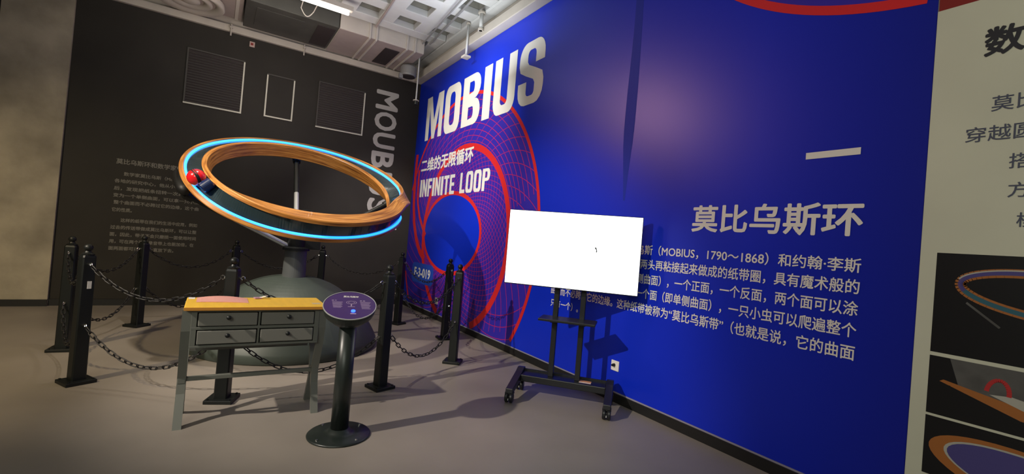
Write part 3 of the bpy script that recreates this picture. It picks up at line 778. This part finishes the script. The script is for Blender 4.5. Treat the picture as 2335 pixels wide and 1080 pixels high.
# ------------------------------------------------------------------ barrier posts and chains
PC = Vector((2.70, -2.26, 0)); PR = 1.725
post_labels = {
 0: 'black barrier post with ball top standing behind the yellow desk',
 1: 'black barrier post right behind the round purple pedestal',
 2: 'greyish barrier post with ball top, the one nearest the screen stand',
 3: 'black barrier post close to the mural, directly behind the greyish one',
 4: 'black barrier post in front of the wall corner left of the number tag',
 5: 'barrier post seen just right of the sculpture column before the black wall',
 6: 'barrier post hidden behind the ring, half covered by the desk and front post',
 7: 'black barrier post in front of the faint wall text block',
 8: 'leftmost black barrier post, standing behind the large front left post',
 9: 'large black barrier post at the front left with a white tag'}
PXY = [(4.295, -2.875), (4.38, -1.76), (3.84, -.83), (2.81, -.45), (1.79, -.72), (1.06, -1.66), (1.04, -2.74), (1.50, -3.66), (2.52, -4.07), (3.58, -3.78)]
posts = []
def make_post(i):
    loc = Vector((*PXY[i], 0)); a = math.atan2(loc.y-PC.y, loc.x-PC.x)
    t = empty('barrier_post', loc, post_labels[i], 'post', 'posts of the chain barrier round the ring', rz=a)
    return t
def build_post_parts(t):
    b = BM(); bx(b, -.090, .090, -.090, .090, 0, .026); new_obj('base_plate', b, M_POST, t, bevel=.004)
    b = BM()
    rings = []
    for h, z in ((.044, .026), (.042, .50), (.040, .93), (.036, .945)):
        c_ = .008; rings.append([b.verts.new((x, y, z)) for x, y in ((h-c_, -h), (h, -h+c_), (h, h-c_), (h-c_, h), (-h+c_, h), (-h, h-c_), (-h, -h+c_), (-h+c_, -h))])
    for A, B2 in zip(rings[:-1], rings[1:]):
        for j in range(8): b.faces.new((A[j], A[(j+1) % 8], B2[(j+1) % 8], B2[j]))
    b.faces.new(rings[0][::-1]); b.faces.new(rings[-1]); new_obj('shaft', b, M_POST, t)
    b = BM(); lathe(b, [(.0, .945), (.038, .945), (.040, .955), (.022, .965), (.016, .978), (0, .978)], 16); new_obj('neck', b, M_POST, t)
    b = BM(); lathe(b, [(0, .972)]+[(.028*math.cos(D2R(x)), 1.0+.028*math.sin(D2R(x))) for x in range(-75, 90, 15)]+[(0, 1.028)], 16); new_obj('ball_finial', b, M_POST, t, smooth=True)
    for z in (.88, .43):
        for s in (-1, 1):
            b = BM()
            lathe(b, [(0, 0), (.010, 0), (.010, .012), (0, .012)], 6, mtx=Matrix.Translation((0, s*.041, z)) @ Matrix.Rotation(-s*PI/2, 4, 'X'))
            P = [(0, s*.066+.013*math.cos(2*PI*k/10), z+.013*math.sin(2*PI*k/10)) for k in range(10)]
            tube(b, P, .0035, 6, closed=True)
            new_obj('eye_bolt', b, M_STEEL, t)
    for x in (-.070, .070):
        for y in (-.070, .070):
            b = BM(); lathe(b, [(0, .026), (.009, .026), (.008, .033), (0, .034)], 6, (x, y, 0)); new_obj('anchor_bolt', b, M_POST, t)
p0 = make_post(0); build_post_parts(p0); posts.append(p0)
for i in range(1, 10):
    t = make_post(i)
    for ch_ in p0.children:
        c_ = ch_.copy(); COL.objects.link(c_); c_.parent = t
    posts.append(t)
b = BM(); bx(b, .0442, .046, -.005, .020, .70, .755); o = new_obj('paper_tag', b, M_PAPER, posts[9])
o['label'] = 'small white tag'; o.rotation_euler = (0, 0, PI/2+D2R(0))

def link_mesh():
    b = BM(); P = []
    for k in range(7):
        t = -PI/2+PI*k/6; P.append((.018+.0125*math.cos(t), .0125*math.sin(t), 0))
    for k in range(7):
        t = PI/2+PI*k/6; P.append((-.018+.0125*math.cos(t), .0125*math.sin(t), 0))
    tube(b, P, .0043, 6, closed=True)
    return b
lm_obj = None
b = link_mesh(); LM = bpy.data.meshes.new('chain_link'); b.to_mesh(LM); b.free(); LM.materials.append(M_CHAIN)
LM.polygons.foreach_set('use_smooth', [True]*len(LM.polygons))
def hook(i, side, z):
    loc = Vector((*PXY[i], 0)); a = math.atan2(loc.y-PC.y, loc.x-PC.x); tang_ = Vector((-math.sin(a), math.cos(a), 0))
    return loc+tang_*side*.075+Vector((0, 0, z))
names = {0: 'between the desk post and the pedestal post', 1: 'from the pedestal post to the greyish post', 2: 'between the greyish post and the mural post', 3: 'along the mural from its post to the corner post', 4: 'behind the sculpture from the corner post',
         5: 'behind the dome before the black wall', 6: 'from the hidden post toward the text block post', 7: 'between the text block post and the leftmost post', 8: 'between the two overlapping left posts', 9: 'from the large left front post to the desk'}
for i in range(10):
    for lvl, z, sag in (('upper', .88, .20), ('lower', .43, .24)):
        A = hook(i, 1, z-.012); B2 = hook((i+1) % 10, -1, z-.012)
        pts = []
        M_ = 400
        for k in range(M_+1):
            f = k/M_; q = A.lerp(B2, f); q.z -= sag*4*f*(1-f); pts.append(q)
        Ls = [0]
        for k in range(M_): Ls.append(Ls[-1]+(pts[k+1]-pts[k]).length)
        nl = round(Ls[-1]/.0505); st = Ls[-1]/nl
        t = empty('barrier_chain', A, lvl+' black chain '+names[i], 'chain', 'chains hung between the barrier posts')
        near = i in (9, 0, 1)
        merged = None if near else BM()
        for j in range(nl):
            s_ = (j+.5)*st; k = next(k for k in range(M_) if Ls[k+1] >= s_ or k == M_-1)
            q = pts[k].lerp(pts[k+1], (s_-Ls[k])/max(1e-6, Ls[k+1]-Ls[k])); d = (pts[k+1]-pts[k]).normalized()
            mtx = d.to_track_quat('X', 'Z').to_matrix().to_4x4() @ Matrix.Rotation(D2R(20 if j % 2 else 110), 4, 'X')
            mtx.translation = q-A
            if near:
                o = bpy.data.objects.new('link', LM); COL.objects.link(o); o.parent = t; o.matrix_local = mtx
            else:
                tmp = LM.copy(); tmp.transform(mtx); merged.from_mesh(tmp); bpy.data.meshes.remove(tmp)
        if not near:
            o = new_obj('links', merged, M_CHAIN, t, smooth=True); o['kind'] = 'stuff'

# ------------------------------------------------------------------ desk
DX0, DX1, DY0, DY1 = 4.42, 4.77, -3.09, -2.36
desk = empty('school_desk', (4.60, -2.725, 0), 'grey steel desk with yellow top and four front drawers', 'desk')
DO = Vector((4.60, -2.725, 0))
def dobj(name, bm, m, par=None, **k):
    for v in bm.verts: v.co -= DO
    return new_obj(name, bm, m, par or desk, **k)
def dbox(name, x0, x1, y0, y1, z0, z1, m, par=None, bevel=0.0):
    b = BM(); bx(b, x0, x1, y0, y1, z0, z1); return dobj(name, b, m, par, bevel=bevel)
dbox('desk_top', DX0-.012, DX1+.03, DY0-.04, DY1+.04, .733, .755, M_YEL, bevel=.006)
dbox('edge_band', DX1+.030, DX1+.034, DY0-.04, DY1+.04, .732, .750, M_YELE)
# carcass
b = BM(); z0, z1 = .505, .733
bx(b, DX0, DX1-.02, DY0, DY0+.012, z0, z1); bx(b, DX0, DX1-.02, DY1-.012, DY1, z0, z1); bx(b, DX0, DX0+.012, DY0+.012, DY1-.012, z0, z1)
bx(b, DX0+.012, DX1-.02, DY0+.012, DY1-.012, z0, z0+.010)
dobj('carcass', b, M_DESK)
b = BM()
ym = (DY0+DY1)/2
bx(b, DX1-.02, DX1, DY0, DY1, .716, .733); bx(b, DX1-.02, DX1, DY0, DY1, .608, .626); bx(b, DX1-.02, DX1, DY0, DY1, .497, .512)
for y0_, y1_ in ((DY0, DY0+.030), (ym-.006, ym+.006), (DY1-.030, DY1)):
    bx(b, DX1-.02, DX1-.0005, y0_, y1_, .512, .716)
dobj('face_frame', b, M_DESK, bevel=.002)
for zz0, zz1 in ((.632, .712), (.520, .602)):
    for y0_, y1_ in ((DY0+.036, ym-.012), (ym+.012, DY1-.036)):
        d = dbox('drawer', DX1-.016, DX1+.010, y0_, y1_, zz0, zz1, M_DRAW, bevel=.004)
        d['label'] = 'lighter grey drawer front'
        yc, zc = (y0_+y1_)/2, (zz0+zz1)/2+.014
        b = BM(); lathe(b, [(0, 0), (.006, 0), (.006, .016), (.014, .022), (.013, .032), (0, .035)], 14, mtx=Matrix.Translation((DX1+.010, yc, zc)) @ Matrix.Rotation(PI/2, 4, 'Y'))
        k = dobj('knob', b, M_POST, d, smooth=True)
# waisted side legs
def leg(y, front):
    path = [(0.0, .733), (.002, .60), (.03, .48), (.085, .36), (.115, .27), (.10, .19), (.05, .08), (.012, .0)] if front else \
           [(0.0, .733), (.002, .60), (.03, .48), (.085, .36), (.115, .27), (.10, .19), (.05, .08), (.012, .0)]
    b = BM(); hw, hd = .023, .016; rings = []
    n = len(path)
    fine = []
    for i in range(n-1):
        for f in (0, .5):
            fine.append((path[i][0]*(1-f)+path[i+1][0]*f, path[i][1]*(1-f)+path[i+1][1]*f))
    fine.append(path[-1])
    for i, (dx, z) in enumerate(fine):
        x = (DX1-.022-dx) if front else (DX0+.022+dx)
        rings.append([b.verts.new((x-hd, y-hw, z)), b.verts.new((x+hd, y-hw, z)), b.verts.new((x+hd, y+hw, z)), b.verts.new((x-hd, y+hw, z))])
    for A, B2 in zip(rings[:-1], rings[1:]):
        for j in range(4): b.faces.new((A[j], A[(j+1) % 4], B2[(j+1) % 4], B2[j]))
    b.faces.new(rings[0]); b.faces.new(rings[-1]); bmesh.ops.recalc_face_normals(b, faces=b.faces)
    dobj('leg', b, M_DESK)
for y in (DY0-.024, DY1+.024):
    leg(y, True); leg(y, False)
    dbox('leg_bracket', DX0+.115, DX1-.115, y-.022, y+.022, .250, .292, M_DESK, bevel=.004)
b = BM(); bx(b, DX1-.165, DX1-.135, DY0-.01, DY1+.01, .258, .284); dobj('foot_rail', b, M_DESK, bevel=.003)
b = BM(); bx(b, DX0+.005, DX0+.014, DY0, DY1, .40, .505); dobj('back_panel', b, M_DESK)

# things on the desk
b = BM()
N = 12; vs = []
for i in range(N+1):
    y = -3.075+.29*i/N; x0_ = 4.42+.04*(i/N)**2; h = .7565+.012*math.sin(PI*(i/N))
    vs.append([b.verts.new((x0_, y, h)), b.verts.new((x0_+.20, y+.0, h-.0005 if h < .757 else .757+.3*(h-.757))), b.verts.new((x0_+.20, y, .7560)), b.verts.new((x0_, y, h-.001))])
for A, B2 in zip(vs[:-1], vs[1:]):
    for j in range(4): b.faces.new((A[j], A[(j+1) % 4], B2[(j+1) % 4], B2[j]))
b.faces.new(vs[0]); b.faces.new(vs[-1][::-1]); bmesh.ops.recalc_face_normals(b, faces=b.faces)
o = new_obj('paper_strip', b, M_PINK, smooth=False); tag(o, 'pale pink curled paper strip lying at the left of the yellow desk top', 'paper')
b = BM(); bx(b, 4.415, 4.48, -3.12, -3.085, .7552, .7562)
o = new_obj('paper_sheet', b, M_PAPER); tag(o, 'small white paper sheet at the back left corner of the desk top', 'paper')
t = empty('crumpled_wrapper', (4.46, -2.70, .7552), 'small white and lilac crumpled scrap in the middle of the desk top', 'scrap')
b = BM(); bx(b, -.020, .022, -.045, .0, .001, .010, Matrix.Rotation(.25, 4, 'Z')); new_obj('scrap_body', b, M_LILAC, t, bevel=.003)
b = BM(); bx(b, -.012, .012, -.008, .045, .004, .012, Matrix.Rotation(-.6, 4, 'Z') @ Matrix.Rotation(D2R(18), 4, 'X')); new_obj('folded_end', b, M_PAPER, t, bevel=.002)
b = BM(); bx(b, 4.66, 4.72, -2.40, -2.345, .7552, .7558)
o = new_obj('corner_sticker', b, mat('sticker_beige', (.62, .47, .26), rough=.6)); tag(o, 'pale sticker at the right front corner of the yellow desk top', 'sticker')

# ------------------------------------------------------------------ pedestal with round sloping plate
PX, PY = 5.16, -2.26
ped = empty('info_pedestal', (PX, PY, 0), 'dark green round pedestal with tilted purple instruction plate', 'pedestal', rz=math.atan2(-3.02-PY, 8.13-PX))
b = BM(); lathe(b, [(0, 0), (.190, 0), (.192, .006), (.185, .013), (.10, .017), (.07, .026), (.058, .045), (0, .045)], 56); new_obj('foot_disc', b, M_PED, ped, smooth=True)
for k in range(4):
    a = D2R(40+90*k); b = BM(); lathe(b, [(0, .012), (.008, .012), (.007, .021), (0, .022)], 10, (.162*math.cos(a), .162*math.sin(a), 0)); new_obj('bolt', b, M_STEEL, ped)
b = BM(); lathe(b, [(0, .04), (.054, .04), (.052, .70), (0, .70)], 32); o = new_obj('pole', b, M_PED, ped)
for pg in o.data.polygons: pg.use_smooth = abs(pg.normal.z) < .5
tilt = Matrix.Translation((.0, 0, .815)) @ Matrix.Rotation(D2R(24), 4, 'Y')
b = BM(); lathe(b, [(0, -.125), (.06, -.12), (.11, -.095), (.150, -.05), (.158, -.02), (.158, 0), (0, 0)], 48, mtx=tilt); new_obj('bowl_head', b, M_PED, ped, smooth=False)
for pg in ped.children[-1].data.polygons: pg.use_smooth = True
pl_m = tilt
b = BM(); lathe(b, [(.1565, 0), (.161, 0), (.161, .006), (.1565, .006)], 56, mtx=tilt); new_obj('rim', b, M_GREYST, ped, smooth=False)
b = BM(); lathe(b, [(0, .0005), (.1563, .0005), (.1563, .004), (0, .004)], 56, mtx=tilt); plate = new_obj('plate', b, M_PLATE, ped)
# local plate coords: +x toward viewer (down), +y to the right when seen from viewer
def PP(u, v): return tilt @ Vector((-v, u, .0048))
text_print('plate_title', '莫比乌斯环', (-.044, .088, .050, .108), PP, M_WHITE, plate, .03)
text_print('plate_heading', '操 作', (-.112, .044, -.082, .056), PP, M_PTXT, plate, .02)
text_print('plate_heading', '原 理', (.058, .046, .090, .058), PP, M_PTXT, plate, .02)
P = []
for k in range(6): P.append(R4(-.108+.002*k, .030-.012*k, -.045-.006*(k % 2), .034-.012*k))
for k in range(7): P.append(R4(.060+.002*k, .034-.012*k, .125-.004*(k % 3), .038-.012*k))
poly_print('plate_text', P, PP, M_PTXT, plate)
b = BM()
for j in range(2):
    for i in range(24):
        t0, t1 = 2*PI*i/24, 2*PI*(i+1)/24; ra, rb = (.032, .029) if j == 0 else (.020, .0175)
        b.faces.new([b.verts.new(PP(.008+r*math.cos(t), .030+.6*r*math.sin(t))) for r, t in ((ra, t0), (ra, t1), (rb, t1), (rb, t0))])
b.faces.new([b.verts.new(PP(u, v)) for u, v in R4(.005, -.012, .011, .012)])
b.faces.new([b.verts.new(PP(u, v)) for u, v in R4(-.012, -.020, .030, -.016)])
new_obj('plate_diagram', b, M_PTXT, plate)
b = BM(); lathe(b, [(0, .004), (.013, .004), (.013, .009), (0, .010)], 20, mtx=tilt @ Matrix.Translation((.068, .022, 0))); new_obj('push_button', b, M_BLUEL, ped)
poly_print('button_caption', [R4(.006, -.100, .040, -.090)], PP, M_PTXT, plate)

# ------------------------------------------------------------------ screen on a wheeled stand
u_ = Vector((.743, .669, 0)).normalized(); m_ = Vector((u_.y, -u_.x, 0))
SO = Vector((5.03, -.925, 0))
sang = math.atan2(u_.y, u_.x)
# local frame: x along the screen, -y toward the viewer
TVL = SO+u_*.415
stand = empty('screen_stand', TVL, 'black wheeled screen stand with two poles and a small shelf', 'stand', rz=sang)
def tbx(name, x0, x1, y0, y1, z0, z1, m, par, bevel=0.0):
    b = BM(); bx(b, x0, x1, y0, y1, z0, z1); return new_obj(name, b, m, par, bevel=bevel)
for sx in (-1, 1):
    x = sx*.39
    b = BM(); mt = None
    P = [(.43, .165), (.41, .20), (.36, .205), (.30, .185), (.02, .125), (-.02, .118), (-.025, .080), (.03, .076), (.30, .118), (.43, .105)]
    prism(b, P, lambda y, z: Vector((x-.030, y, z)), lambda y, z: Vector((x+.030, y, z)))
    new_obj('side_foot', b, M_TV, stand, bevel=.005)
    for yy in (.015, .385):
        c = bpy.data.objects.new('castor', None); COL.objects.link(c); c.parent = stand; c.location = (x, yy, 0)
        zt = .075 if yy < .1 else .12
        b = BM(); lathe(b, [(0, -.013), (.037, -.013), (.042, -.007), (.042, .007), (.037, .013), (0, .013)], 20, mtx=Matrix.Translation((.019, -.012, .042)) @ Matrix.Rotation(PI/2, 4, 'Y')); new_obj('wheel', b, M_TV, c)
        b = BM(); lathe(b, [(0, -.013), (.037, -.013), (.042, -.007), (.042, .007), (.037, .013), (0, .013)], 20, mtx=Matrix.Translation((-.019, -.012, .042)) @ Matrix.Rotation(PI/2, 4, 'Y')); new_obj('wheel', b, M_TV, c)
        b = BM(); tube(b, [(0, 0, .045), (0, 0, zt+.01)], .010, 8); bx(b, -.005, .005, -.03, .012, .03, .062); bx(b, -.034, .034, -.030, .020, .070, .086); new_obj('fork', b, M_TV, c)
        b = BM(); bx(b, -.003, .003, -.052, -.040, .028, .042); new_obj('brake_glint', b, M_GREYST, c)
tbx('base_beam', -.360, .360, .235, .40, .115, .172, M_TV, stand, .006)
tbx('base_lip', -.360, .360, .392, .400, .172, .188, M_TV, stand)
for x in (-.115, .115):
    b = BM(); bx(b, x-.022, x+.022, .30, .345, .172, 1.50); new_obj('pole', b, M_TV, stand, bevel=.004)
sh = tbx('shelf', -.225, .245, .10, .33, .675, .695, M_TV, stand, .005)
b = BM(); bx(b, -.15, -.10, .28, .305, .64, .675); bx(b, .10, .15, .28, .305, .64, .675); new_obj('shelf_bracket', b, M_TV, stand)
b = BM(); bx(b, -.16, .16, .262, .30, 1.05, 1.12); bx(b, -.16, .16, .262, .30, 1.40, 1.47); new_obj('mount_bar', b, M_TV, stand)
b = BM(); bx(b, .135, .235, .275, .345, .1722, .1732); o = new_obj('base_sticker', b, M_STICK, stand); o['label'] = 'orange and white sticker'
b = BM(); bx(b, .135, .235, .275, .295, .1733, .1738); o = new_obj('base_sticker', b, M_PAPER, stand); o['label'] = 'white strip of the sticker'
tv = empty('flat_screen', TVL, 'wide flat screen glowing plain white on the black stand', 'screen', rz=sang)
X0, X1_, Z0, Z1 = -.568, .555, .945, 1.588
b = BM(); bx(b, X0, X1_, .205, .240, Z0, Z1); new_obj('bezel', b, M_TV, tv, bevel=.004)
b = BM(); bx(b, -.35, .35, .240, .262, Z0+.08, Z1-.10); new_obj('rear_housing', b, M_TV, tv, bevel=.006)
b = BM(); bx(b, X0+.005, X1_-.005, .2025, .205, Z0+.008, Z1-.005); new_obj('lit_panel', b, M_SCREEN, tv)
P = [(.184, 1.312), (.192, 1.318), (.199, 1.308), (.206, 1.285), (.203, 1.272), (.196, 1.275), (.197, 1.295), (.186, 1.304)]
b = BM(); b.faces.new([b.verts.new((x, .2020, z)) for x, z in P]); bmesh.ops.recalc_face_normals(b, faces=b.faces); new_obj('screen_mark', b, M_MARK, tv)
